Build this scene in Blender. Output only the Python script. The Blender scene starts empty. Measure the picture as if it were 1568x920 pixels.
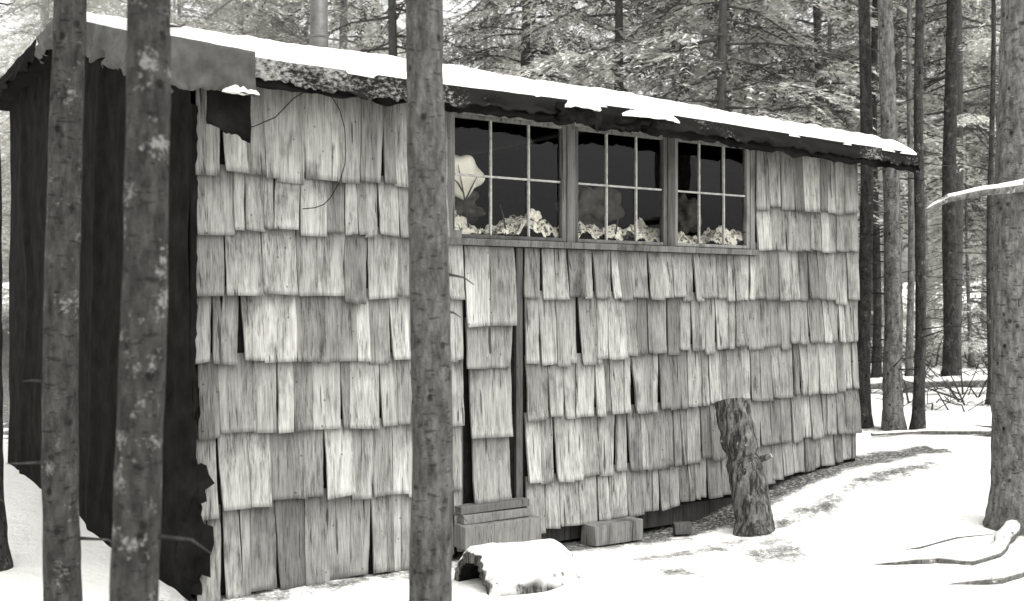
import bpy, math, random
import numpy as np
from mathutils import Vector, noise, Matrix
R = math.radians
scene = bpy.context.scene
COL = scene.collection
TH = R(33.3); CT, ST = math.cos(TH), math.sin(TH)
CX, CY = -1.60, 5.44           # near-left corner of the cabin in world metres

def g(v, a=1.0): return (v, v*0.99, v*0.94, a)
def ns(x, y, z=0.0): return noise.noise(Vector((x, y, z)))
def ss(a, b, x):
    t = min(1, max(0, (x-a)/(b-a))); return t*t*(3-2*t)

# ------------------------------------------------------------ material helpers
class M:
    def __init__(s, name):
        s.m = bpy.data.materials.new(name); s.m.use_nodes = True
        s.t = s.m.node_tree; s.t.nodes.clear()
        s.out = s.t.nodes.new('ShaderNodeOutputMaterial')
    def n(s, typ, **kw):
        nd = s.t.nodes.new('ShaderNode'+typ)
        for k, v in kw.items(): setattr(nd, k, v)
        return nd
    def l(s, a, b): s.t.links.new(a, b)
    def setin(s, nd, key, v):
        if isinstance(v, bpy.types.NodeSocket): s.l(v, nd.inputs[key])
        else: nd.inputs[key].default_value = v
    def coord(s, scale=(1, 1, 1), off=None):
        tc = s.n('TexCoord'); mp = s.n('Mapping'); mp.inputs['Scale'].default_value = scale
        s.l(tc.outputs['Object'], mp.inputs['Vector'])
        if off is not None: s.l(off, mp.inputs['Location'])
        return mp.outputs[0]
    def noise(s, vec, scale, detail=4, rough=.6, dist=0.0):
        nd = s.n('TexNoise'); s.l(vec, nd.inputs['Vector'])
        nd.inputs['Scale'].default_value = scale; nd.inputs['Detail'].default_value = detail
        nd.inputs['Roughness'].default_value = rough; nd.inputs['Distortion'].default_value = dist
        return nd.outputs['Fac']
    def vor(s, vec, scale):
        nd = s.n('TexVoronoi'); s.l(vec, nd.inputs['Vector']); nd.inputs['Scale'].default_value = scale
        return nd.outputs['Distance']
    def ramp(s, fac, stops):
        nd = s.n('ValToRGB'); s.setin(nd, 0, fac)
        e = nd.color_ramp.elements
        while len(e) < len(stops): e.new(.5)
        for i, (p, c) in enumerate(stops):
            e[i].position = p; e[i].color = c if isinstance(c, tuple) else g(c)
        return nd.outputs[0]
    def mth(s, op, a, b=0.0, clamp=False):
        nd = s.n('Math', operation=op); nd.use_clamp = clamp
        s.setin(nd, 0, a); s.setin(nd, 1, b); return nd.outputs[0]
    def mix(s, f, a, b, blend='MIX'):
        nd = s.n('MixRGB', blend_type=blend)
        s.setin(nd, 0, f); s.setin(nd, 1, a); s.setin(nd, 2, b); return nd.outputs[0]
    def attr(s, name):
        nd = s.n('Attribute'); nd.attribute_name = name; return nd.outputs['Fac']
    def haze(s, c, v):  # aerial haze painted into the colour: paler grey as object colour rises
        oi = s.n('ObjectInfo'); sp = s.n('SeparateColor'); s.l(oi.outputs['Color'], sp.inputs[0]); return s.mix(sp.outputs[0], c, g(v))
    def bsdf(s, col, rough=.85, bump=None, bs=.5, bd=.01, spec=.2, metal=0):
        p = s.n('BsdfPrincipled'); s.setin(p, 'Base Color', col); s.setin(p, 'Roughness', rough)
        p.inputs['Specular IOR Level'].default_value = spec; p.inputs['Metallic'].default_value = metal
        if bump is not None:
            b = s.n('Bump'); b.inputs['Strength'].default_value = bs; b.inputs['Distance'].default_value = bd
            s.l(bump, b.inputs['Height']); s.l(b.outputs[0], p.inputs['Normal'])
        s.l(p.outputs[0], s.out.inputs[0]); return s.m
def K(v): return (v, v, v, 1)
def upz(m):
    ge = m.n('NewGeometry'); sp = m.n('SeparateXYZ'); m.l(ge.outputs['Normal'], sp.inputs[0]); return sp.outputs[2]

def wood_mat(name, lo, hi):
    m = M(name); tone = m.attr('tone')
    cmb = m.n('CombineXYZ'); m.l(m.mth('MULTIPLY', tone, 61.0), cmb.inputs[0]); m.l(m.mth('MULTIPLY', tone, 37.0), cmb.inputs[2])
    v1 = m.coord((1, 1, .03), cmb.outputs[0]); v2 = m.coord((1, 1, .6), cmb.outputs[0]); v3 = m.coord((1, 1, .08), cmb.outputs[0])
    g1 = m.noise(v1, 130, 4, .7, .3); g2 = m.noise(v3, 20, 3, .65, .8); big = m.noise(v2, 4.5, 4, .65)
    f = m.mth('ADD', m.mth('MULTIPLY', g1, .6), m.mth('MULTIPLY', g2, .5))
    c = m.ramp(f, [(.38, lo), (.50, (lo+hi)*.50), (.68, hi)])
    tm = m.mth('ADD', m.mth('MULTIPLY', tone, .85), .50)
    c = m.mix(1.0, c, tm, 'MULTIPLY')
    st = m.ramp(big, [(.30, K(.45)), (.44, K(.88)), (.62, K(1.0))]); c = m.mix(1.0, c, st, 'MULTIPLY')
    wz = m.ramp(m.noise(m.coord((1, 1, 1)), .9, 3, .6), [(.35, K(.74)), (.62, K(1.0))]); c = m.mix(1.0, c, wz, 'MULTIPLY')
    dots = m.ramp(m.vor(m.coord((1, .2, 1), cmb.outputs[0]), 12), [(.045, K(.2)), (.085, K(1))]); c = m.mix(.8, c, dots, 'MULTIPLY')
    ck = m.ramp(m.noise(v1, 48, 2, .5, .2), [(.29, K(.10)), (.33, K(1))]); c = m.mix(.85, c, ck, 'MULTIPLY')
    e = m.attr('edge'); c = m.mix(1.0, c, m.ramp(e, [(0, K(.5)), (.06, K(1)), (.6, K(.92)), (.85, K(.6)), (1, K(.45))]), 'MULTIPLY')  # board tops darkened by painted-in course shadow and stain; bottom edge weathered
    return m.bsdf(c, .85, f, .6, .005)

def bark_mat(name, base, lich, thr=.60, knot=True, snow=0.0, grooves=False, haze=False):
    m = M(name); v = m.coord(); vz = m.coord((1, 1, .35)); vh = m.coord((1, 1, 3.0))
    a = m.noise(vz, 30, 5, .7); b = m.noise(v, 11, 4, .65); c0 = m.noise(v, 70, 2, .7)
    c = m.ramp(a, [(.32, base*.35), (.5, base), (.68, base*1.9)])
    if grooves:
        gr = m.noise(m.coord((1, 1, .16)), 34, 4, .6, .8)
        c = m.mix(1.0, c, m.ramp(gr, [(.40, K(.2)), (.55, K(1))]), 'MULTIPLY'); h = gr
    else: h = m.mth('ADD', a, m.mth('MULTIPLY', c0, .6))
    lf = m.ramp(m.mth('ADD', m.mth('MULTIPLY', b, .7), m.mth('MULTIPLY', c0, .3)), [(thr, K(0)), (thr+.08, K(1))])
    c = m.mix(lf, c, g(lich))
    if knot:
        kd = m.ramp(m.vor(m.coord((1, 1, .8)), 13), [(.10, K(.12)), (.2, K(1))]); c = m.mix(.85, c, kd, 'MULTIPLY')
        ln = m.ramp(m.noise(vh, 22, 2, .5), [(.33, K(.3)), (.4, K(1))]); c = m.mix(.8, c, ln, 'MULTIPLY')
    if snow:
        sf = m.mth('MULTIPLY', m.ramp(upz(m), [(.12, K(0)), (.45, K(1))]), m.ramp(m.noise(v, 9, 3), [(.5-snow*.15, K(0)), (.58-snow*.15, K(1))]))
        c = m.mix(sf, c, g(.88))
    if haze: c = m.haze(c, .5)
    return m.bsdf(c, .9, h, .9, .012)

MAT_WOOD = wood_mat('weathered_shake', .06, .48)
MAT_DWOOD = wood_mat('dark_wood', .025, .12)
MAT_FRAME = wood_mat('window_wood', .07, .26)
MAT_BARK_A = bark_mat('bark_lichen', .036, .16, .575)
MAT_BARK_B = bark_mat('bark_lichen_heavy', .030, .17, .56)
MAT_BARK_C = bark_mat('bark_smooth', .070, .24, .65)
MAT_BARK_R = bark_mat('bark_pale', .12, .26, .60)
MAT_BARK_F = bark_mat('bark_forest', .04, .2, .60, knot=False, haze=True)
MAT_LOG = bark_mat('bark_log', .11, .40, .62, knot=False, grooves=True)
MAT_LOGS = bark_mat('bark_log_snowy', .13, .4, .60, knot=False, grooves=True, snow=1.25)
MAT_TWIG = bark_mat('bark_twig_snowy', .12, .5, .56, knot=False, snow=1.1)

def simple(name, v, rough=.9, nscale=20, var=.5, bump=.4, spec=.2, metal=0):
    m = M(name); n_ = m.noise(m.coord(), nscale, 5, .65)
    return m.bsdf(m.ramp(n_, [(.3, v*(1-var)), (.7, v*(1+var))]), rough, n_, bump, .01, spec, metal)
MAT_TAR = simple('tar_paper', .010, .95, 6, .6, .5, .03)
MAT_TARG = simple('tar_paper_weathered', .08, .8, 7, .4, .5, .2)
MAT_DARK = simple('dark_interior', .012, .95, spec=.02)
MAT_PIPE = simple('galvanised_pipe', .13, .5, 9, .4, .2, .5, .4)
def endgrain():
    m = M('end_grain'); w = m.n('TexWave', wave_type='RINGS', rings_direction='Z'); m.l(m.coord(), w.inputs[0])
    w.inputs['Scale'].default_value = 22; w.inputs['Distortion'].default_value = 3
    return m.bsdf(m.ramp(w.outputs['Fac'], [(.2, .25), (.8, .45)]), .9)
MAT_END = endgrain()
def snow_mat():
    m = M('snow'); n_ = m.noise(m.coord(), 7, 6, .6)
    return m.bsdf(m.ramp(n_, [(.3, .88), (.6, .92)]), .8, n_, .35, .05, .2)
MAT_SNOW = snow_mat()
def eave_mat():
    m = M('tar_paper_with_snow'); n_ = m.noise(m.coord((1, 1, 1.6)), 34, 6, .8); big = m.noise(m.coord(), 1.7, 3)
    sx = m.n('SeparateXYZ'); m.l(m.coord(), sx.inputs[0]); fx = m.ramp(m.mth('MULTIPLY', sx.outputs[0], .2), [(.05, K(.17)), (.36, K(0))])
    f = m.ramp(m.mth('ADD', fx, m.mth('ADD', m.mth('MULTIPLY', n_, .6), m.mth('MULTIPLY', big, .5))), [(.62, K(0)), (.76, K(1))])
    return m.bsdf(m.mix(f, g(.016), g(.45)), .9, n_, .6, .01, .05)
MAT_EAVE = eave_mat()
def ground_mat():
    m = M('snow_ground'); d = m.attr('dirt'); v = m.coord()
    n1 = m.noise(v, 5, 6, .7); n2 = m.noise(v, 40, 4, .7)
    f = m.mth('ADD', d, m.mth('MULTIPLY', m.mth('SUBTRACT', m.mth('ADD', m.mth('MULTIPLY', n1, .7), m.mth('MULTIPLY', n2, .3)), .5), 2.1))
    f = m.ramp(f, [(.42, K(0)), (.68, K(1))])
    dirt = m.ramp(n2, [(.3, .025), (.5, .10), (.64, .45)])
    spk = m.ramp(m.noise(v, 60, 3, .6), [(.25, K(.35)), (.29, K(1))])
    c = m.mix(.5, m.mix(f, g(.92), dirt), spk, 'MULTIPLY')
    return m.bsdf(c, .85, m.mth('ADD', n1, m.mth('MULTIPLY', n2, .1)), .6, .08)
MAT_GROUND = ground_mat()
def needle_mat():
    m = M('fir_needles_snow_haze'); t = m.attr('tone'); n_ = m.noise(m.coord(), 1.2, 3)
    f = m.ramp(m.mth('ADD', t, m.mth('MULTIPLY', m.mth('SUBTRACT', n_, .5), 2.2)), [(.32, K(0)), (.72, K(1))])
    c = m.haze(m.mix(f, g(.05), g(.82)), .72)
    d = m.n('BsdfDiffuse'); m.l(c, d.inputs[0]); m.l(d.outputs[0], m.out.inputs[0]); return m.m
MAT_NEEDLE = needle_mat()
def glass_mat():
    m = M('window_glass'); gl = m.n('BsdfGlossy'); gl.inputs['Roughness'].default_value = .0; tr = m.n('BsdfTransparent')
    tr.inputs[0].default_value = g(.94)
    fr = m.n('Fresnel'); fr.inputs[0].default_value = 1.45
    mx = m.n('MixShader'); m.l(m.mth('MULTIPLY', fr.outputs[0], .75), mx.inputs[0]); m.l(tr.outputs[0], mx.inputs[1]); m.l(gl.outputs[0], mx.inputs[2])
    m.l(mx.outputs[0], m.out.inputs[0]); return m.m
MAT_GLASS = glass_mat()

# ------------------------------------------------------------ mesh helpers
def add(name, V, F, mats, parent=None, tone=None, edge=None, smooth=False, mi=None, attrs=None):
    me = bpy.data.meshes.new(name); me.from_pydata([tuple(v) for v in V], [], F)
    if not isinstance(mats, (list, tuple)): mats = [mats]
    for m in mats: me.materials.append(m)
    nf = len(me.polygons)
    a = me.attributes.new('tone', 'FLOAT', 'FACE'); a.data.foreach_set('value', tone if tone is not None else [.5]*nf)
    e = me.attributes.new('edge', 'FLOAT', 'POINT'); e.data.foreach_set('value', edge if edge is not None else [.4]*len(V))
    if attrs:
        for k, vals in attrs.items():
            q = me.attributes.new(k, 'FLOAT', 'POINT'); q.data.foreach_set('value', vals)
    if mi is not None: me.polygons.foreach_set('material_index', mi)
    if smooth: me.polygons.foreach_set('use_smooth', [True]*nf)
    me.update()
    o = bpy.data.objects.new(name, me); COL.objects.link(o); o.color = (0, 0, 0, 1)
    if parent: o.parent = parent
    return o

BOXF = [(0, 3, 2, 1), (4, 5, 6, 7), (0, 1, 5, 4), (1, 2, 6, 5), (2, 3, 7, 6), (3, 0, 4, 7)]
def boxes(name, lst, mat, parent=None, seed=0, jit=.0):
    V, F, T = [], [], []; rg = random.Random(seed)
    for (x0, x1, y0, y1, z0, z1) in lst:
        b = len(V); t = rg.random()
        for z in (z0, z1):
            for (x, y) in ((x0, y0), (x1, y0), (x1, y1), (x0, y1)):
                V.append((x+rg.uniform(-jit, jit), y+rg.uniform(-jit, jit), z+rg.uniform(-jit, jit)))
        for f in BOXF: F.append(tuple(b+i for i in f)); T.append(t)
    o = add(name, V, F, mat, parent, T)
    bv = o.modifiers.new('b', 'BEVEL'); bv.width = .002; bv.segments = 1
    return o

def tube(name, pts, rad, mat, parent=None, seg=10, wob=.0, seed=0, caps=None, sub=1, smooth=True, fq=9.0):
    P, Rr = [], []
    for i in range(len(pts)-1):
        for k in range(sub):
            t = k/sub; P.append(Vector(pts[i]).lerp(Vector(pts[i+1]), t)); Rr.append(rad[i]*(1-t)+rad[i+1]*t)
    P.append(Vector(pts[-1])); Rr.append(rad[-1])
    V, F, mi = [], [], []
    d0 = (P[1]-P[0]).normalized(); up = Vector((0, 1, 0)) if abs(d0.y) < .8 else Vector((1, 0, 0))
    for i, p in enumerate(P):
        d = (P[min(i+1, len(P)-1)]-P[max(i-1, 0)]).normalized()
        a = d.cross(up).normalized(); b = a.cross(d).normalized()
        for k in range(seg):
            an = 2*math.pi*k/seg; q = a*math.cos(an)+b*math.sin(an)
            w = p+q*Rr[i]; r = Rr[i]*(1+wob*(noise.noise(w*fq+Vector((seed, 0, 0)))+.5*noise.noise(w*fq*3+Vector((0, seed, 0)))))
            V.append(p+q*r)
    n = len(P)
    for i in range(n-1):
        for k in range(seg):
            k2 = (k+1) % seg; F.append((i*seg+k, i*seg+k2, (i+1)*seg+k2, (i+1)*seg+k)); mi.append(0)
    F.append(tuple(range(seg))[::-1]); mi.append(1 if caps else 0)
    F.append(tuple((n-1)*seg+k for k in range(seg))); mi.append(1 if caps else 0)
    o = add(name, V, F, [mat]+([caps] if caps else []), parent, smooth=smooth, mi=mi)
    for p in list(o.data.polygons)[-2:]: p.use_smooth = False
    return o

# ------------------------------------------------------------ terrain
def local(X, Y):
    dx, dy = X-CX, Y-CY; return CT*dx+ST*dy, -ST*dx+CT*dy
def gz(X, Y):
    s, y = local(X, Y)
    z = .30*ss(3.0, 5.0, s)*(1-.75*ss(.2, 2.4, -y)) + .08*ss(4.8, 7.5, s)
    z += .028*max(0, Y-9.5)*ss(9.5, 14, Y)
    z += .025*ns(X*.9, Y*.9)+.022*ns(X*3, Y*3, 2)+.05*ns(X*.22, Y*.22, 3)*ss(7, 14, abs(X)+abs(Y)*.5)
    z -= .06*math.exp(-((y+1.15)/.28)**2)*ss(2.2, 3.2, s)*(.7+.6*ns(s*3.1, y*3))     # trodden path along the wall
    if Y > 9: z += .10*ns(X*.7, Y*.7, 5)*ss(9, 13, Y)
    if Y > 14: z += .35*ns(X*.08, Y*.08, 7)*ss(14, 30, Y)
    z += .06*math.exp(-((y+.55)/.25)**2)*ss(3.6, 4.4, s)*(1-ss(5.2, 6, s))
    return z
DIRTSPOTS = [(.95, 6.05, .24), (1.55, 6.5, .32), (3.13, 6.62, .34), (3.43, 9.7, .3), (3.61, 9.6, .2), (3.23, 9.9, .25), (1.0, 6.9, .25), (4.2, 9.4, .25), (5.65, 13.8, .6), (6.2, 13, .5), (4.4, 11.3, .4), (5.1, 11.6, .4)]
def dirtf(X, Y):
    s, y = local(X, Y); d = 0
    if y < .4 and -.3 < s < 6:
        band = math.exp(-((y+.05)/.24)**2)
        d = max(d, band*(.6 if s < 1.9 else .95))
        drip = math.exp(-((y+.58)/.16)**2)
        d = max(d, drip*.60*ss(1.9, 2.6, s)*(1-ss(5.0, 5.7, s)))
    if .25 < s < 5.1 and y > 0: d = 1
    for (tx, ty, r) in DIRTSPOTS: d = max(d, .66*math.exp(-(((X-tx)**2+(Y-ty)**2)/(r*r))))
    return d
NG = 340; V, F, D = [], [], []
def mp(t, c, k=5.2): return c+math.sinh(k*t)*(160/math.sinh(k))
for j in range(NG+1):
    for i in range(NG+1):
        X = mp(2*i/NG-1, 1.0); Y = mp(2*j/NG-1, 7.0); V.append((X, Y, gz(X, Y))); D.append(dirtf(X, Y))
for j in range(NG):
    for i in range(NG):
        a = j*(NG+1)+i; F.append((a, a+1, a+NG+2, a+NG+1))
add('snow_ground', V, F, MAT_GROUND, smooth=True, attrs={'dirt': D})

# ------------------------------------------------------------ cabin
cabin = bpy.data.objects.new('shake_sided_cabin', None); COL.objects.link(cabin)
cabin.location = (CX, CY, 0); cabin.rotation_euler = (0, 0, TH)
L, W = 5.04, 5.7
def zr(s, y):
    b = 2.715+(y+.25)*.268 if y < 2.35 else 3.412+(y-2.35)*.008
    return b-.014*s-.006*math.sin(s*1.5)+.012*math.exp(-((s-2.2)/1.0)**2)
rg = random.Random(8)
def interp(tab, s):
    for (a, va), (b, vb) in zip(tab, tab[1:]):
        if s <= b: return va+(vb-va)*max(0, (s-a))/(b-a)
    return tab[-1][1]
ROWS = [[(0, 2.16), (5.1, 2.17)], [(0, 1.875), (5.1, 1.885)], [(0, 1.54), (2, 1.53), (5.1, 1.525)], [(0, 1.20), (1.5, 1.17), (2.2, 1.13), (3.4, 1.18), (5.1, 1.226)],
        [(0, .84), (2.0, .79), (3.4, .80), (5.1, .853)], [(0, .42), (.5, .46), (2, .40), (3.2, .43), (5.1, .56)], [(0, .00), (1.2, .02), (2.1, .12), (3, .14), (4, .23), (5.1, .34)]]
BV, BF, BT, BE = [], [], [], []
def board(s0, s1, z0, z1, base=0.0, kick=.024, th=.013, rot=.011, curl=1.0):
    b = len(BV); nz = 6; sk = rg.gauss(0, rot); tone = min(1, max(0, rg.gauss(.5, .27)))
    k = kick*rg.uniform(.75, 1.35); tw = rg.uniform(-.006, .006); za, zb = rg.uniform(-.008, .008), rg.uniform(-.008, .008)
    cl = rg.uniform(-.004, .009)*curl; tp = rg.uniform(-.005, .005); bw = rg.uniform(-.005, .005)
    for i in range(nz+1):
        t = i/nz; h0 = z0+za+(z1-z0-za)*t; h1 = z0+zb+(z1-z0-zb)*t
        off = base+.004+k*(1-t)+cl*math.sin(t*3.1)+(.008*max(0, 1-t*5) if cl > .005 else 0); bb = bw*math.sin(t*3.1)
        a = s0+sk*(1-t)+rg.uniform(-.002, .002)-tp*t+bb; c = s1+sk*(1-t)+rg.uniform(-.002, .002)+tp*t+bb
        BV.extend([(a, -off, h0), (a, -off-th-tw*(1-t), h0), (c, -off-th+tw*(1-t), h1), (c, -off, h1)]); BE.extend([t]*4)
    q = [tuple(b+i for i in (0, 3, 2, 1))]
    for i in range(nz):
        o = b+i*4
        for k_ in range(4):
            k2 = (k_+1) % 4; q.append((o+k_, o+k2, o+4+k2, o+4+k_))
    o = b+nz*4; q.append((o, o+1, o+2, o+3))
    BF.extend(q); BT.extend([tone]*len(q))
def course(sa, sb, fb, ft, wmin=.085, wmax=.19, base=0.0, jit=.012, **kw):
    s = sa
    while s < sb-.02:
        w = wmin+(wmax-wmin)*rg.random()**1.3
        if rg.random() < .12: w *= .55
        if sb-(s+w) < .05: w = sb-s
        m = s+w/2; gap = rg.choice([.001, .001, .002, .002, .003, .005, .010]); z0 = fb(m)+rg.uniform(-jit, jit)
        if rg.random() < .12: z0 -= .035*rg.random()
        elif rg.random() < .05: z0 += .02*rg.random()
        if w > .115 and rg.random() < .32:
            c = s+w*rg.uniform(.3, .7); board(s, c-.003, z0, ft(m), base, **kw); board(c+.001, s+w-gap, z0+rg.uniform(-.007, .007), ft(m), base, **kw)
        else: board(s, s+w-gap, z0, ft(m), base, **kw)
        s += w
for r, tab in enumerate(ROWS):
    fb = lambda s, tab=tab: interp(tab, s)
    if r == 0: ft = lambda s: zr(s, 0)-.06
    else: ft = lambda s, tb=ROWS[r-1]: interp(tb, s)+.05
    left = (.11, .20)
    if r < 2:
        course(0.0, 1.45, fb, ft, *left); course(3.955, L, fb, ft, .08, .16)
    else:
        fr_ = (lambda s, ft=ft: min(ft(s), 1.838) if s < 3.96 else ft(s)) if r == 2 else ft
        fl_ = (lambda s, ft=ft: min(ft(s), 1.838) if s > 1.45 else ft(s)) if r == 2 else ft
        course(0.0, 1.555, fb, fl_, *left); course(2.0, L, fb, fr_, .085, .165)
for k, (zb, zt, sa, wa, wb) in enumerate([(1.37, 1.838, 1.572, .15, .19), (1.12, 1.42, 1.575, .14, .19), (.717, 1.17, 1.60, .29, .3), (.33, .76, 1.62, .27, .28)]):
    course(sa, 1.915-.012*k, lambda s, z=zb: z, lambda s, z=zt: z, wa, wb, base=.004, jit=.008, rot=.012)
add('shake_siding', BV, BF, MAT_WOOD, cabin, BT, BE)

boxes('sheathing_walls', [(0.0, 1.47, 0, .05, .02, 2.66), (1.47, 1.56, 0, .05, .05, 1.85), (1.56, 1.96, .02, .06, .33, 1.85), (1.96, 3.93, 0, .05, .16, 1.85), (3.93, L, 0, .05, .30, 2.62),
    (1.47, 3.93, .001, .05, 2.635, 2.66), (L-.05, L-.002, .05, W, .3, 2.64), (0.03, L, W, W+.05, -.1, 3.3), (0.05, L-.05, .05, W, .1, .14),
    (L-.05, L-.002, .4, W, 2.64, 2.76), (L-.05, L-.002, 1.2, W, 2.76, 2.95), (L-.05, L-.002, 2.0, W, 2.95, 3.22)], MAT_DARK, cabin)
rb = []; yy = .02
while yy < W-.1:
    w = rg.uniform(.14, .24); rb.append((L, L+.018, yy, yy+w-.006, .32, zr(L, yy+.1)-.08)); yy += w
boxes('gable_boards', rb, MAT_DWOOD, cabin, 3)
boxes('sill_beams', [(2.05, 5.02, .03, .12, .02, .15), (.0, 1.5, .03, .1, -.1, .03)], MAT_DWOOD, cabin, 4)
boxes('door_frame', [(1.943, 1.990, -.006, .06, .30, 1.84), (1.557, 1.571, -.004, .04, .33, 1.84)], MAT_DWOOD, cabin, 6)
boxes('threshold', [(1.50, 1.985, -.09, -.001, .285, .335), (1.515, 1.97, -.115, -.02, .235, .284), (1.49, 2.02, -.16, -.03, .10, .232)], MAT_FRAME, cabin, 8, .006)
fr, mu, gl = [], [], ([], [])
ZB, ZT, ZM = 1.885, 2.61, 2.255
for (a, c, m1, m2) in [(1.49, 2.30, 1.765, 2.038), (2.384, 3.128, 2.64, 2.885), (3.215, 3.897, 3.44, 3.67)]:
    fr += [(a-.012, a+.02, -.012, .03, ZB, ZT), (c-.02, c+.012, -.012, .03, ZB, ZT), (a+.02, c-.02, -.010, .03, ZB, ZB+.022), (a+.02, c-.02, -.010, .03, ZT-.022, ZT)]
    for mm in (m1, m2): mu.append((mm-.006, mm+.006, -.004, .018, ZB+.022, ZT-.022))
    xs = [a+.02, m1, m2, c-.02]
    for i in range(3): mu.append((xs[i]+.007, xs[i+1]-.007, -.003, .017, ZM-.006, ZM+.006))
    for i in range(3):
        for (za, zb) in ((ZB+.02, ZM), (ZM, ZT-.02)):
            b = len(gl[0]); t1, t2 = rg.uniform(-.004, .004), rg.uniform(-.004, .004)
            gl[0].extend([(xs[i]+.001, .010+t1, za), (xs[i+1]-.001, .010-t1, za), (xs[i+1]-.001, .010-t1+t2, zb), (xs[i]+.001, .010+t1+t2, zb)]); gl[1].append((b, b+1, b+2, b+3))
boxes('window_sashes', fr, MAT_FRAME, cabin, 9)
boxes('window_muntins', mu, simple('pale_muntin', .34, .8, 30, .4), cabin, 10)
add('window_glass', gl[0], gl[1], MAT_GLASS, cabin)
boxes('window_posts', [(1.44, 1.477, -.022, .04, 1.88, 2.635), (2.313, 2.371, -.022, .04, 1.88, 2.635), (3.141, 3.202, -.022, .04, 1.88, 2.635), (3.91, 3.952, -.022, .04, 1.88, 2.635),
      (1.43, 3.96, -.045, .05, 1.842, 1.879), (1.43, 3.96, -.02, .04, 2.612, 2.64)], MAT_FRAME, cabin, 11, .003)
# crumpled white batting on the window ledge, and a pale stand-in shape for the white patch in the first pane
V, F = [], []; nx, ny = 300, 14
for j in range(ny+1):
    for i in range(nx+1):
        x = 1.5+2.4*i/nx; y = .022+.26*j/ny
        h = .01+.13*math.sin(math.pi*min(.5, j/ny*.9+.10))*(.80+.9*ns(x*4, y*4, 2))+.06*ns(x*14, y*16, 5)+rg.uniform(-.009, .009)
        V.append((x+rg.uniform(-.004, .004), y+rg.uniform(0, .006), 1.88+max(0, h)))
for j in range(ny):
    for i in range(nx): a = j*(nx+1)+i; F.append((a, a+1, a+nx+2, a+nx+1))
mm = M('crumpled_batting'); nz_ = mm.noise(mm.coord(), 26, 5, .75); MAT_BAT = mm.bsdf(mm.ramp(nz_, [(.42, .04), (.48, .8), (.60, .95)]), .9, nz_, .5, .01)
add('ledge_batting', V, F, MAT_BAT, cabin, [rg.random() for _ in F])
def blob(name, c, r, mat, parent, seed, am=.25):
    V, F = [], []; A, B = 40, 26
    for j in range(B+1):
        for i in range(A):
            an, ph = 2*math.pi*i/A, math.pi*(j/B-.5); d = Vector((math.cos(an)*math.cos(ph), math.sin(an)*math.cos(ph), math.sin(ph)))
            k = 1+am*ns(d.x*1.7+seed, d.y*1.7, d.z*1.7)*2+am*.25*ns(d.x*6, d.y*6, d.z*6+seed); V.append((c[0]+r[0]*k*d.x, c[1]+r[1]*k*d.y, c[2]+r[2]*k*d.z))
    for j in range(B):
        for i in range(A): F.append((j*A+i, j*A+(i+1) % A, (j+1)*A+(i+1) % A, (j+1)*A+i))
    return add(name, V, F, mat, parent, smooth=True)
MAT_CLOTH = simple('pale_matte', .85, .9, 8, .15, .5)
MAT_CLOTHG = simple('grey_cloth', .07, .9, 14, .7, .5)
blob('pale_shape', (1.62, .15, 2.27), (.16, .09, .13), MAT_CLOTH, cabin, 2, .12)
blob('bundle', (1.66, .30, 2.10), (.22, .1, .10), MAT_CLOTHG, cabin, 6, .3)
blob('jar', (2.16, .13, 2.05), (.045, .04, .035), MAT_CLOTH, cabin, 4, .3)
blob('bundle_b', (2.75, .30, 2.15), (.22, .08, .14), MAT_CLOTHG, cabin, 5, .4)
blob('bundle_c', (3.55, .24, 2.12), (.10, .08, .14), MAT_CLOTHG, cabin, 9, .3)
for k, (a, b) in enumerate([((1.64, .05, 1.95), (1.57, .055, 2.32)), ((1.61, .05, 2.1), (1.70, .05, 2.26)), ((1.60, .05, 2.16), (1.53, .05, 2.24)), ((1.9, .05, 1.95), (1.86, .05, 2.1)), ((2.75, .05, 1.95), (2.80, .05, 2.2))]):
    tube('dried_stem', [a, tuple((p+q)/2+.008 for p, q in zip(a, b)), b], [.006, .005, .002], MAT_DWOOD, cabin, 5)

V, F = [], []; ys = [-.25, 0, .5, 1.2, 1.8, 2.35, 4, 6.15]; sx = [-.2+5.65*i/30 for i in range(31)]
for lay in (0, -.05):
    for y in ys:
        for s in sx: V.append((s, y, zr(s, y)+lay))
n1, n2 = len(sx), len(ys); o2 = n1*n2
for j in range(n2-1):
    for i in range(n1-1):
        a = j*n1+i; F.append((a, a+1, a+n1+1, a+n1)); F.append((o2+a, o2+a+n1, o2+a+n1+1, o2+a+1))
for i in range(n1-1): F.append((i, o2+i, o2+i+1, i+1)); a = (n2-1)*n1+i; F.append((a, a+1, o2+a+1, o2+a))
for j in range(n2-1):
    a = j*n1; F.append((a, a+n1, o2+a+n1, o2+a)); a = j*n1+n1-1; F.append((a, o2+a, o2+a+n1, a+n1))
add('roof_deck', V, F, MAT_TAR, cabin)
V, F = [], []; nx, ny = 300, 50
for j in range(ny+1):
    for i in range(nx+1):
        u, v = i/nx, j/ny; s = -.19+5.63*u; e = -.255+.04*ns(s*1.8, 1)+.025*ns(s*7, 2)
        if s < .3: e += .1*(1-ss(.0, .3, s))
        yv = e+(6.1-e)*(v**2.2); d = yv-e; dl = min(s+.19, 5.44-s)
        th = (.078+.03*ns(s*2, yv*2)+.016*ns(s*8, yv*8))*min(1, math.sqrt(max(0, d)/.12))*min(1, math.sqrt(max(0, dl)/.06))
        if v == 0: th -= .008+.03*max(0, ns(s*2.6, 4))
        V.append((s, yv, zr(s, yv)+.010+th))
for j in range(ny):
    for i in range(nx): a = j*(nx+1)+i; F.append((a, a+1, a+nx+2, a+nx+1))
add('roof_snow', V, F, MAT_SNOW, cabin, smooth=True)

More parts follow.
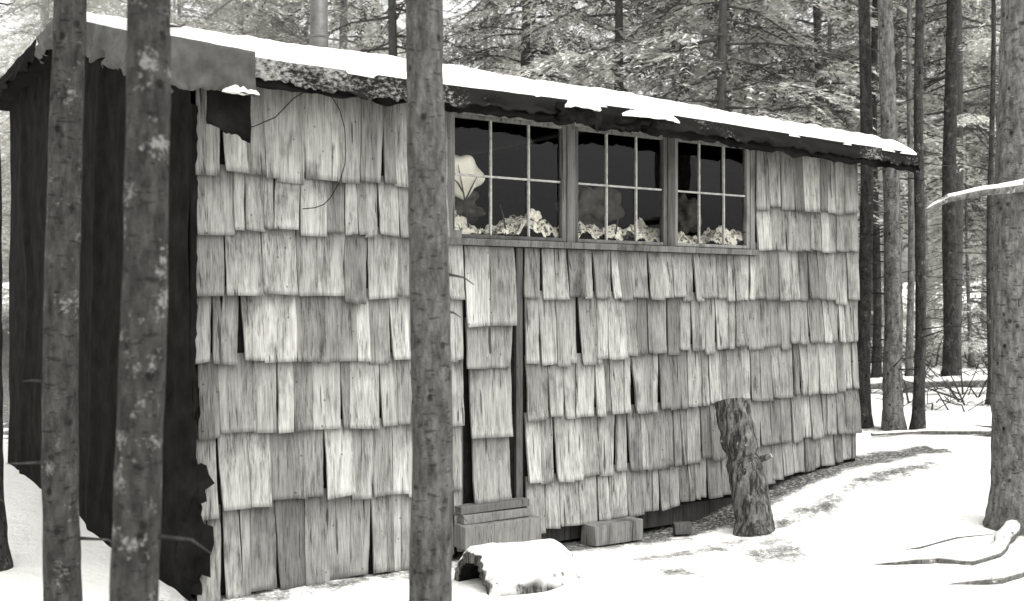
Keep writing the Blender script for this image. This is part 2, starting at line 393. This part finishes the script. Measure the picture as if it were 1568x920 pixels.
def drape(name, pfun, n, drop, mat, seed, rows=7, wav=.012, rag=.35):
    V, F = [], []
    for j in range(rows+1):
        for i in range(n+1):
            p, nor = pfun(i/n); t = j/rows
            dd = drop(i/n)*(1+rag*ns(i*.23, seed, 1)+rag*.5*ns(i*.8, seed, 4))
            q = Vector(p)+Vector(nor)*(wav*(ns(i*.15+seed, t*2.2)*2+ns(i*.5, t*4, seed))*(.3+t)); q.z -= dd*t; V.append(q)
    for j in range(rows):
        for i in range(n): a = j*(n+1)+i; F.append((a, a+1, a+n+2, a+n+1))
    o = add(name, V, F, mat, cabin, smooth=True); sd = o.modifiers.new('s', 'SOLIDIFY'); sd.thickness = .004; return o
drape('eave_tar_paper', lambda u: ((.19+5.27*u, -.262, zr(.19+5.27*u, -.25)+.012), (0, -1, 0)), 200, lambda u: .095+.03*math.exp(-((u-.12)/.1)**2), MAT_EAVE, 3)
drape('eave_fascia_inner', lambda u: ((.16+5.28*u, -.235, zr(.19+5.27*u, -.25)-.05), (0, -1, 0)), 160, lambda u: .075, MAT_TAR, 8)
drape('corner_tar_paper', lambda u: ((-.235+.44*u, -.30, zr(0, -.25)+.050-.025*u), (0, -1, 0)), 40, lambda u: .235-.02*u+.012*math.sin(u*7), MAT_TARG, 12, rag=.05, wav=.016, rows=12)
drape('rake_tar_paper', lambda u: ((-.225, -.28+3.4*u, zr(0, -.28+3.4*u)+.04), (-1, 0, 0)), 90, lambda u: .24-.06*u, MAT_TARG, 15, rag=.25, wav=.03)
drape('rake_tar_paper_rear', lambda u: ((-.225, 3.12+3.0*u, zr(0, 3.12+3.0*u)+.03), (-1, 0, 0)), 60, lambda u: .13, MAT_TAR, 19, rag=.3, wav=.02)
drape('torn_flap', lambda u: ((-.02+.22*u, -.25, 2.56-.02*u), (0, -1, 0)), 16, lambda u: .19+.05*u, MAT_TAR, 22, rag=.08)
drape('torn_flap_window', lambda u: ((2.05+.75*u, -.275, zr(2.4, -.25)-.005), (0, -1, 0)), 50, lambda u: .09+.05*math.sin(u*3.1), MAT_TAR, 29, rag=.4, wav=.03)
drape('right_rake_fascia', lambda u: ((5.462, -.26+2.6*u, zr(5.4, -.26+2.6*u)+.01), (1, 0, 0)), 40, lambda u: .13, MAT_TAR, 33, rag=.1)
def snowlump(name, c, sx_, sy_, sz_, parent, seed):
    V, F = [], []; A, B = 36, 12
    for j in range(B+1):
        for i in range(A):
            an = 2*math.pi*i/A; ph = j/B*math.pi*.5; r = math.cos(ph)*(1+.5*ns(math.cos(an)*2+seed, math.sin(an)*2)+.15*ns(an*3, seed))
            V.append((c[0]+sx_*r*math.cos(an), c[1]+sy_*r*math.sin(an), c[2]+sz_*math.sin(ph)*(1+.4*ns(an, ph*3, seed))-.25*sz_*(1-math.sin(ph))*(1+ns(an*2, seed))))
    for j in range(B):
        for i in range(A): F.append((j*A+i, j*A+(i+1) % A, (j+1)*A+(i+1) % A, (j+1)*A+i))
    return add(name, V, F, MAT_SNOW, parent, smooth=True)
snowlump('snow_clump_flap', (.13, -.30, 2.535), .08, .03, .03, cabin, 1)
snowlump('snow_clump_eave', (2.22, -.285, zr(2.2, -.25)-.025), .12, .04, .05, cabin, 2)
snowlump('snow_clump_eave_b', (2.75, -.285, zr(2.7, -.25)-.03), .22, .04, .045, cabin, 3)

V, F = [], []; nx, ny = 120, 50
for j in range(ny+1):
    for i in range(nx+1):
        y = -.03+(W-0.0)*i/nx; t = j/ny; z = -.15+(zr(0, y)-.04+.15)*t
        fold = .03*abs(math.sin(y*2.3+ns(z*.5, y)*1.5))**14
        V.append((-.03-fold-.02*ns(y*1.5, z*.9)-.008*ns(y*6, z*3), y, z))
for j in range(ny):
    for i in range(nx): a = j*(nx+1)+i; F.append((a, a+1, a+nx+2, a+nx+1))
add('tar_paper_gable_wall', V, F, MAT_TAR, cabin, smooth=True)
V, F = [], []; n = 90
for i in range(n+1):
    z = .05+2.45*i/n; w = .012+.02*abs(ns(z*5, 3))+.012*rg.random()
    if z < .62: w += .05*abs(ns(z*7, 9))+.02
    V += [(-.035, -.01, z), (-.03, -.05, z), (-.03+w, -.055-.02*abs(ns(z*3, 6)), z-.01)]
for i in range(n): a = i*3; F += [(a, a+1, a+4, a+3), (a+1, a+2, a+5, a+4)]
add('torn_corner_paper', V, F, MAT_TAR, cabin)
for k, (zc, w, h) in enumerate([(.30, .09, .36), (.60, .07, .2), (1.0, .02, .2)]):
    V, F = [(0, -.07, zc)], []
    for i in range(15):
        an = 2*math.pi*i/15; r = 1+.8*ns(i*.9, k*5.3); V.append((w*r*math.cos(an)-.02, -.065-.03*rg.random(), zc+h*.5*r*math.sin(an)))
    for i in range(15): F.append((0, 1+i, 1+(i+1) % 15))
    add('tar_scrap', V, F, MAT_TAR, cabin)
tube('stove_pipe', [(1.78, 2.6, 3.2), (1.78, 2.6, 3.62), (1.78, 2.6, 3.63), (1.78, 2.6, 4.9)], [.075, .075, .071, .071], MAT_PIPE, cabin, 24)
tube('stove_pipe_seam', [(1.78, 2.6, 3.615), (1.78, 2.6, 3.64)], [.079, .079], MAT_PIPE, cabin, 24)
tube('stove_pipe_cap', [(1.78, 2.6, 4.95), (1.78, 2.6, 5.08)], [.14, .01], MAT_PIPE, cabin, 24)
def wpt(s, z, y=-.065): return (s, y, z)
tube('wire', [wpt(.14, 2.40), wpt(.28, 2.41), wpt(.40, 2.47, -.06), wpt(.50, 2.58), wpt(.62, 2.66, -.08), wpt(.70, 2.61, -.09), wpt(.75, 2.54, -.09), wpt(.78, 2.44, -.09), wpt(.79, 2.33, -.08), wpt(.785, 2.25, -.08), wpt(.76, 2.16, -.07), wpt(.71, 2.07), wpt(.67, 2.03), wpt(.62, 2.01), wpt(.55, 2.00)], [.0025]*15, MAT_TAR, cabin, 6, sub=1)
boxes('foundation_block', [(2.42, 2.80, -.17, -.02, .0, .13)], MAT_FRAME, cabin, 20, .008)

# ------------------------------------------------------------ logs and loose things
def logpost():
    pts, rad = [], []; n = 50
    for i in range(n+1):
        t = i/n; x = 1.570-.095*t+.010*math.sin(t*5); y = 6.95+.24*t
        r = .124-.010*t-.026*math.exp(-((t-.60)/.045)**2)+.02*math.exp(-(t/.06)**2)
        pts.append((x, y, .0+.85*t)); rad.append(r)
    o = tube('upright_log', pts, rad, MAT_LOG, None, 56, .12, 4, MAT_END, fq=12)
    tube('broken_stub', [(1.60, 6.93, .50), (1.66, 6.90, .53)], [.022, .015], MAT_LOG, o, 10, .2, 2, MAT_END)
logpost()
def halflog():
    ax = Vector((math.cos(R(30)), math.sin(R(30)), 0)); sd = Vector((-ax.y, ax.x, 0)); c = Vector((.04, 5.82, -.05)); Ln = .58
    V, F, mi = [], [], []; A, B = 44, 44
    for lay, rr in ((0, .215), (1, .150)):
        for j in range(B+1):
            for i in range(A+1):
                an = math.pi*i/A; u = j/B; p = c+ax*(Ln*(u-.5)); r = rr*(1-.08*u)*(1+.08*ns(i*.12, j*.05, lay+3)+.02*ns(i*.7, j*.12, 8))
                if lay == 0: r *= 1-.10*(max(0, .06-u)/.06)**2-.25*(max(0, u-.86)/.14)**2
                q = p+sd*(r*1.05*math.cos(an))+Vector((0, 0, r*1.25*math.sin(an)))
                q += ax*(.03*ns(i*.35, 5)+.012*ns(i*1.3, 9))*(1 if j in (0, B) else 0)
                V.append(q)
    o2 = (A+1)*(B+1)
    for j in range(B):
        for i in range(A):
            a = j*(A+1)+i; F.append((a, a+A+1, a+A+2, a+1)); mi.append(0); a += o2; F.append((a, a+1, a+A+2, a+A+1)); mi.append(1)
    for i in range(A):
        F.append((i, i+1, o2+i+1, o2+i)); mi.append(2); a = B*(A+1)+i; F.append((a, o2+a, o2+a+1, a+1)); mi.append(2)
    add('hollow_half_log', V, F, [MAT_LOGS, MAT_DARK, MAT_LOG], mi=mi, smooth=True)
halflog()
boxes('wood_offcut', [(1.06, 1.17, 7.0, 7.08, .0, .07)], MAT_FRAME, None, 21, .006)
def gp(X, Y, h=.0): return (X, Y, gz(X, Y)+h)
tube('fallen_branch', [gp(1.95, 6.2, -.02), gp(2.15, 6.12, .01), gp(2.4, 6.10, .02), gp(2.55, 6.02, .02), gp(2.75, 6.15, .02), gp(3.0, 6.45, .05)], [.012, .024, .03, .034, .036, .05], MAT_TWIG, None, 10, .5, 1, sub=6)
tube('fallen_branch', [gp(2.2, 5.72, -.01), gp(2.4, 5.75, .01), gp(2.6, 5.74, .02), gp(2.8, 5.86, .03), gp(2.95, 5.95, .03), gp(3.15, 6.4, .05)], [.015, .03, .034, .03, .036, .05], MAT_TWIG, None, 10, .5, 2, sub=6)
tube('fallen_branch', [gp(2.1, 6.42, -.005), gp(2.4, 6.38, .01), gp(2.65, 6.46, .01), gp(2.9, 6.5, .0)], [.006, .012, .012, .008], MAT_TWIG, None, 8, .5, 6, sub=6)
tube('fallen_branch', [gp(3.1, 9.3, .03), gp(3.6, 9.45, .03), gp(4.1, 9.3, .04), gp(4.6, 9.5, .03), gp(5.2, 9.6, .02)], [.015, .022, .03, .028, .02], MAT_TWIG, None, 7, .5, 4, sub=5)
tube('fallen_log', [gp(3.3, 12.3, .1), gp(4.4, 12.6, .12), gp(5.6, 12.4, .15), gp(7.2, 13, .1)], [.05, .07, .07, .05], MAT_TWIG, None, 9, .3, 5, sub=5)

# ------------------------------------------------------------ fir trees
def fir_mesh(name, seed, H, c0, Rr, r0, trunk=True, step=.36, nb=4, dead=10, tstep=.14, snow=.0, wid=.020):
    rn = np.random.RandomState(seed); V, F, T, MI = [], [], [], []; cnt = 0
    def addarr(v, f, tone, m):
        nonlocal cnt
        V.append(v); F.append(f+cnt); T.append(np.full(len(f), tone) if np.isscalar(tone) else tone); MI.append(np.full(len(f), m)); cnt += len(v)
    def tb(pts, rad, seg):
        pts = np.array(pts); n = len(pts); vs = []
        d = pts[-1]-pts[0]; d = d/np.linalg.norm(d); up = np.array([0, 0, 1.]) if abs(d[2]) < .8 else np.array([1., 0, 0])
        a = np.cross(d, up); a /= np.linalg.norm(a); b = np.cross(a, d)
        for i in range(n):
            for k in range(seg):
                an = 2*math.pi*k/seg; vs.append(pts[i]+(a*math.cos(an)+b*math.sin(an))*rad[i])
        fs = []
        for i in range(n-1):
            for k in range(seg):
                k2 = (k+1) % seg; p, q, r_, s_ = i*seg+k, i*seg+k2, (i+1)*seg+k2, (i+1)*seg+k; fs += [(p, q, r_), (p, r_, s_)]
        addarr(np.array(vs), np.array(fs), .5, 0)
    if trunk:
        hs = np.linspace(-.4, H, 16); tb([(.05*math.sin(h*.7+seed), .05*math.cos(h*.5+seed), h) for h in hs], [max(.01, r0*(1-h/H*.95)+(.05*math.exp(-max(0, h)/.15) if h < .6 else 0)) for h in hs], 10)
    for _ in range(dead):
        h = rn.uniform(.8, c0+1); az = rn.uniform(0, 6.28); l_ = rn.uniform(.25, 1.1)
        o = np.array([math.cos(az), math.sin(az), 0]); p0 = np.array([0, 0, h])
        tb([p0, p0+o*l_*.5+[0, 0, rn.uniform(-.05, .12)], p0+o*l_+[0, 0, rn.uniform(-.3, .1)]], [.012, .007, .002], 3)
    h = c0
    while h < H-.15:
        fr_ = (h-c0)/(H-c0)
        for k in range(nb):
            az = rn.uniform(0, 6.28); hh = h+rn.uniform(-.15, .15)
            Lb = Rr*(1-fr_)**.75*rn.uniform(.55, 1.1)*(.7+.3*min(1, fr_*6))+.12
            o = np.array([math.cos(az), math.sin(az), 0.]); pr = np.array([-o[1], o[0], 0.])
            rise, droop = rn.uniform(-.05, .25)*(1 if fr_ < .6 else 2), rn.uniform(.3, .6)
            bend = rn.uniform(-.2, .2)
            P = lambda u: np.array([0, 0, hh])+o*Lb*u+pr*bend*u*u*Lb+np.array([0, 0, Lb*(rise*u-droop*u*u+.12*u**4)])
            tb([P(0), P(.35), P(.7), P(1)], [.018*Lb/1.5+.004, .012, .007, .002], 3)
            bt = rn.uniform(-.35, .35)+snow; u = .12 if Lb < 1 else .22
            while u < 1:
                p0 = P(u)
                for sg in (-1, 1):
                    if rn.rand() < .1: continue
                    tl = min(.62, .5*Lb*(1-u)**.7+.14)*rn.uniform(.6, 1.15)
                    td = o*rn.uniform(.5, .9)+pr*sg*rn.uniform(.5, .9); td /= np.linalg.norm(td); td[2] = rn.uniform(-.6, -.1)
                    n = max(3, int(tl/.050)); tt = np.linspace(.05, 1, n)[:, None]*tl
                    base = p0+td*tt; base[:, 2] -= .4*(tt[:, 0]**2)
                    pt = np.cross(td, [0, 0, 1.]); pt /= np.linalg.norm(pt)
                    for s2 in (-1, 1):
                        ln = rn.uniform(.06, .13, (n, 1)); dd = td*.75+pt*s2*.6+rn.uniform(-.25, .25, (n, 3)); w = wid
                        wv = np.cross(dd, [0, 0, 1.]); wv += rn.uniform(-.4, .4, (n, 3)); wv /= np.linalg.norm(wv, axis=1)[:, None]
                        v = np.empty((n*3, 3)); v[0::3] = base-wv*w; v[1::3] = base+wv*w; v[2::3] = base+dd*ln
                        addarr(v, np.arange(n*3).reshape(n, 3), np.clip(.5+bt+rn.uniform(-.2, .2, n), 0, 1.2), 1)
                u += tstep/Lb*rn.uniform(.7, 1.3)
        h += step*rn.uniform(.7, 1.3)
    V = np.concatenate(V); F = np.concatenate(F); T = np.concatenate(T); MI = np.concatenate(MI)
    me = bpy.data.meshes.new(name); nv, nf = len(V), len(F)
    me.vertices.add(nv); me.vertices.foreach_set('co', V.ravel().astype(np.float32))
    me.loops.add(nf*3); me.loops.foreach_set('vertex_index', F.ravel().astype(np.int32))
    me.polygons.add(nf); me.polygons.foreach_set('loop_start', np.arange(0, nf*3, 3, dtype=np.int32))
    me.materials.append(MAT_BARK_F); me.materials.append(MAT_NEEDLE)
    me.polygons.foreach_set('material_index', MI.astype(np.int32))
    a = me.attributes.new('tone', 'FLOAT', 'FACE'); a.data.foreach_set('value', T.astype(np.float32))
    me.update(calc_edges=True); me.validate(); return me
TPL = [fir_mesh('fir_a', 1, 11, 2.8, 2.2, .10), fir_mesh('fir_b', 2, 12, 3.6, 2.4, .11), fir_mesh('fir_c', 3, 9.5, 2.2, 2.0, .08), fir_mesh('fir_d', 4, 12, 4.4, 2.3, .10, dead=18)]
YNG = [fir_mesh('fir_young_a', 11, 3.2, .3, 1.0, .035, step=.24, dead=0, snow=.25), fir_mesh('fir_young_b', 12, 5.0, .5, 1.4, .05, step=.27, dead=2, snow=.2)]
CROWN = fir_mesh('crown', 21, 10, 5.6, 1.2, .1, trunk=False, step=.65, nb=3, dead=0, tstep=.25)

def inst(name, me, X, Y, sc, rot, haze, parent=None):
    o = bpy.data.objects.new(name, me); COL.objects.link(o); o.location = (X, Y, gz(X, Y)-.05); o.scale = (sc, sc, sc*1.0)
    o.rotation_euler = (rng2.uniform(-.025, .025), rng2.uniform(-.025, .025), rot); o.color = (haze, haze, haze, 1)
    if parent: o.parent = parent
    return o
rng2 = random.Random(77)
far = bpy.data.objects.new('distant_forest', None); COL.objects.link(far)
pts = []
for (X, Y, k, sc) in [(2.7, 13.4, 2, 1.1), (1.5, 14.8, 0, 1.0), (4.3, 15.2, 2, 1.15), (.2, 16.0, 1, 1.0), (-1.6, 15.5, 3, 1.0), (6.4, 15.6, 0, 1.0)]:
    pts.append((X, Y)); inst('fir_tree', TPL[k], X, Y, sc, X*2.1, .08)
def ok(X, Y, dmin):
    s, y = local(X, Y)
    if -1.2 < s < 6.4 and -9 < y < 7.6: return False
    if Y < 12.5 and 1.0 < X < 6.5 and Y > 0: return False
    return all((X-a)**2+(Y-b)**2 > dmin*dmin for a, b in pts)
tries = 0
while len(pts) < 88 and tries < 9000:
    tries += 1; Y = 12.5+32*rng2.random()**1.1; X = rng2.uniform(-.56, .56)*Y+rng2.uniform(-1.5, 1.5)
    if not ok(X, Y, 1.75): continue
    if X < -2 and Y < 17: continue
    if X > 3.5 and Y < 15: continue
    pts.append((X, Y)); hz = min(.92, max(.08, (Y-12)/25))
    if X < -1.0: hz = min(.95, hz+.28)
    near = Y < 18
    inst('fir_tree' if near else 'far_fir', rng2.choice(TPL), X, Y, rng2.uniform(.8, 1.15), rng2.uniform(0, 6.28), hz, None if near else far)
for _ in range(75):
    Y = rng2.uniform(16, 42); X = rng2.uniform(-.5, .58)*Y
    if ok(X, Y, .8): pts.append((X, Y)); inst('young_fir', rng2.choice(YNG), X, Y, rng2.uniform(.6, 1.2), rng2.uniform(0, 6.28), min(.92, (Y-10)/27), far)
for _ in range(45):       # woods behind the viewpoint
    a = rng2.uniform(R(200), R(340)); d = rng2.uniform(14, 24); X, Y = 1+d*math.cos(a), 0+d*math.sin(a)
    if ok(X, Y, 2.8) and Y < -5: pts.append((X, Y)); inst('far_fir', rng2.choice(TPL+YNG[1:]), X, Y, rng2.uniform(.7, 1.0), rng2.uniform(0, 6.28), 0, far)

V, F = [], []; rb_ = random.Random(9)
for _ in range(900):
    Y = rb_.uniform(11.0, 28); X = rb_.uniform(.12, .56)*Y+rb_.uniform(-.5, .5); z = gz(X, Y)
    for _k in range(rb_.randint(1, 3)):
        l_ = rb_.uniform(.1, .7)*(1 if rb_.random() < .8 else 1.8); d = Vector((rb_.uniform(-1, 1), rb_.uniform(-1, 1), rb_.uniform(.0, .7))).normalized()
        p0 = Vector((X, Y, z-.02)); p1 = p0+d*l_*.5+Vector((rb_.uniform(-.05, .05), 0, rb_.uniform(-.03, .08))); p2 = p0+d*l_; r = rb_.uniform(.005, .016)
        b = len(V)
        for p, rr in ((p0, r), (p1, r*.7), (p2, r*.25)):
            for k in range(3): V.append(p+Vector((math.cos(k*2.1)*rr, math.sin(k*2.1)*rr, .7*rr*math.sin(k*2.1+1))))
        for i in range(2):
            for k in range(3): F.append((b+i*3+k, b+i*3+(k+1) % 3, b+i*3+3+(k+1) % 3, b+i*3+3+k))
ug = add('undergrowth', V, F, MAT_BARK_F)

def near_tree(X, Y, r0, lean, mat, seed, H=11, flare=.03, crown=True, wob=.07, twigs=6, tr=.5):
    z0 = gz(X, Y)-.15; n = 120; pts_, rad = [], []
    for i in range(n+1):
        t = i/n; z = z0+H*(t**1.5); hh = z-z0
        pts_.append((X+lean[0]*hh+.02*math.sin(hh*1.3+seed)*min(1, hh), Y+lean[1]*hh, z)); rad.append(max(.012, r0*(1-tr*hh/H*1.4 if hh < H*.6 else (1-tr*.84)*(1-(hh/H-.6)/.42)))+flare*math.exp(-max(0, hh-.15)/.14))
    o = tube('fir_tree', pts_, rad, mat, None, 28, wob, seed, fq=7)
    rr = random.Random(seed)
    for k in range(twigs):
        h = rr.uniform(.6, 3.8); az = rr.uniform(0, 6.28); l_ = rr.uniform(.03, .16)*(1 if Y < 8 else 4); cx, cy = X+lean[0]*h, Y+lean[1]*h
        d = Vector((math.cos(az), math.sin(az), rr.uniform(-.2, .3)))
        p = Vector((cx, cy, z0+h)); tube('dead_twig', [p+d*r0*.8, p+d*(r0+l_*.6), p+d*(r0+l_)+Vector((0, 0, rr.uniform(-.05, .02)))], [.007, .004, .0015], MAT_BARK_F, o, 5)
    if crown:
        c = bpy.data.objects.new('crown', CROWN); COL.objects.link(c); c.parent = o; c.location = (X+lean[0]*5, Y+lean[1]*5, z0); c.scale = (H/10.3,)*3; c.rotation_euler = (0, 0, seed*1.7); c.color = (0, 0, 0, 1)
    return o
near_tree(-1.60, 3.85, .066, (.006, 0), MAT_BARK_A, 3)
near_tree(-1.065, 3.02, .069, (.012, 0), MAT_BARK_B, 5)
near_tree(-.317, 4.02, .083, (.003, 0), MAT_BARK_C, 7, twigs=3)
rt = near_tree(3.13, 6.65, .16, (.004, 0), MAT_BARK_R, 9, 13, flare=.06, wob=.09)
tube('broken_limb', [(3.12, 6.5, 2.22), (2.97, 6.42, 2.19), (2.80, 6.4, 2.17), (2.60, 6.4, 2.13), (2.50, 6.4, 2.08), (2.46, 6.4, 2.06)], [.042, .036, .03, .024, .016, .005], MAT_TWIG, rt, 10, .15, 3, sub=4)
near_tree(3.23, 9.9, .066, (.004, 0), MAT_BARK_A, 11, 12, twigs=14)
near_tree(3.43, 9.7, .085, (-.012, 0), MAT_BARK_R, 12, 12, wob=.15, twigs=14)
near_tree(3.61, 9.6, .05, (.010, 0), MAT_BARK_A, 13, 11, twigs=14)
near_tree(5.65, 13.9, .10, (.003, 0), MAT_BARK_A, 14, 13, twigs=14)
near_tree(5.15, 11.6, .035, (.004, 0), MAT_BARK_A, 15, 9, twigs=10)
near_tree(6.2, 13.0, .07, (-.003, 0), MAT_BARK_R, 16, 12, twigs=14)
near_tree(4.75, 12.9, .045, (.006, 0), MAT_BARK_R, 18, 10, twigs=14)
near_tree(4.9, 14.5, .06, (-.004, 0), MAT_BARK_A, 19, 11, twigs=14)
near_tree(-3.0, 6.15, .12, (-.02, 0), MAT_BARK_A, 17, 12)

# ------------------------------------------------------------ light, sky, camera
w = bpy.data.worlds.new('World'); scene.world = w; w.use_nodes = True; nt = w.node_tree
bg = nt.nodes['Background']; sky = nt.nodes.new('ShaderNodeTexSky'); sky.sky_type = 'NISHITA'; sky.sun_disc = False
EL, AZ = R(62), R(140); sky.sun_elevation = EL; sky.sun_rotation = AZ; sky.dust_density = 4
hs = nt.nodes.new('ShaderNodeHueSaturation'); hs.inputs['Saturation'].default_value = 0.0; hs.inputs['Value'].default_value = 2.1
nt.links.new(sky.outputs[0], hs.inputs['Color']); nt.links.new(hs.outputs[0], bg.inputs['Color']); bg.inputs['Strength'].default_value = .15
sl = bpy.data.lights.new('sun', 'SUN'); sl.energy = 1.5; sl.angle = R(75); sl.color = (1, .985, .95)
so = bpy.data.objects.new('sun', sl); COL.objects.link(so)
d = Vector((math.sin(AZ)*math.cos(EL), math.cos(AZ)*math.cos(EL), math.sin(EL)))
so.rotation_euler = d.to_track_quat('Z', 'Y').to_euler(); so.location = (5, -5, 20)
cam = bpy.data.cameras.new('camera'); cam.lens = 37.9; cam.sensor_width = 36; cam.clip_end = 600
cam.dof.use_dof = True; cam.dof.focus_distance = 7.2; cam.dof.aperture_fstop = 2.8
co = bpy.data.objects.new('camera', cam); COL.objects.link(co); co.location = (0, 0, 1.5); co.rotation_euler = (R(90.17), 0, 0)
scene.camera = co
scene.view_settings.view_transform = 'Standard'
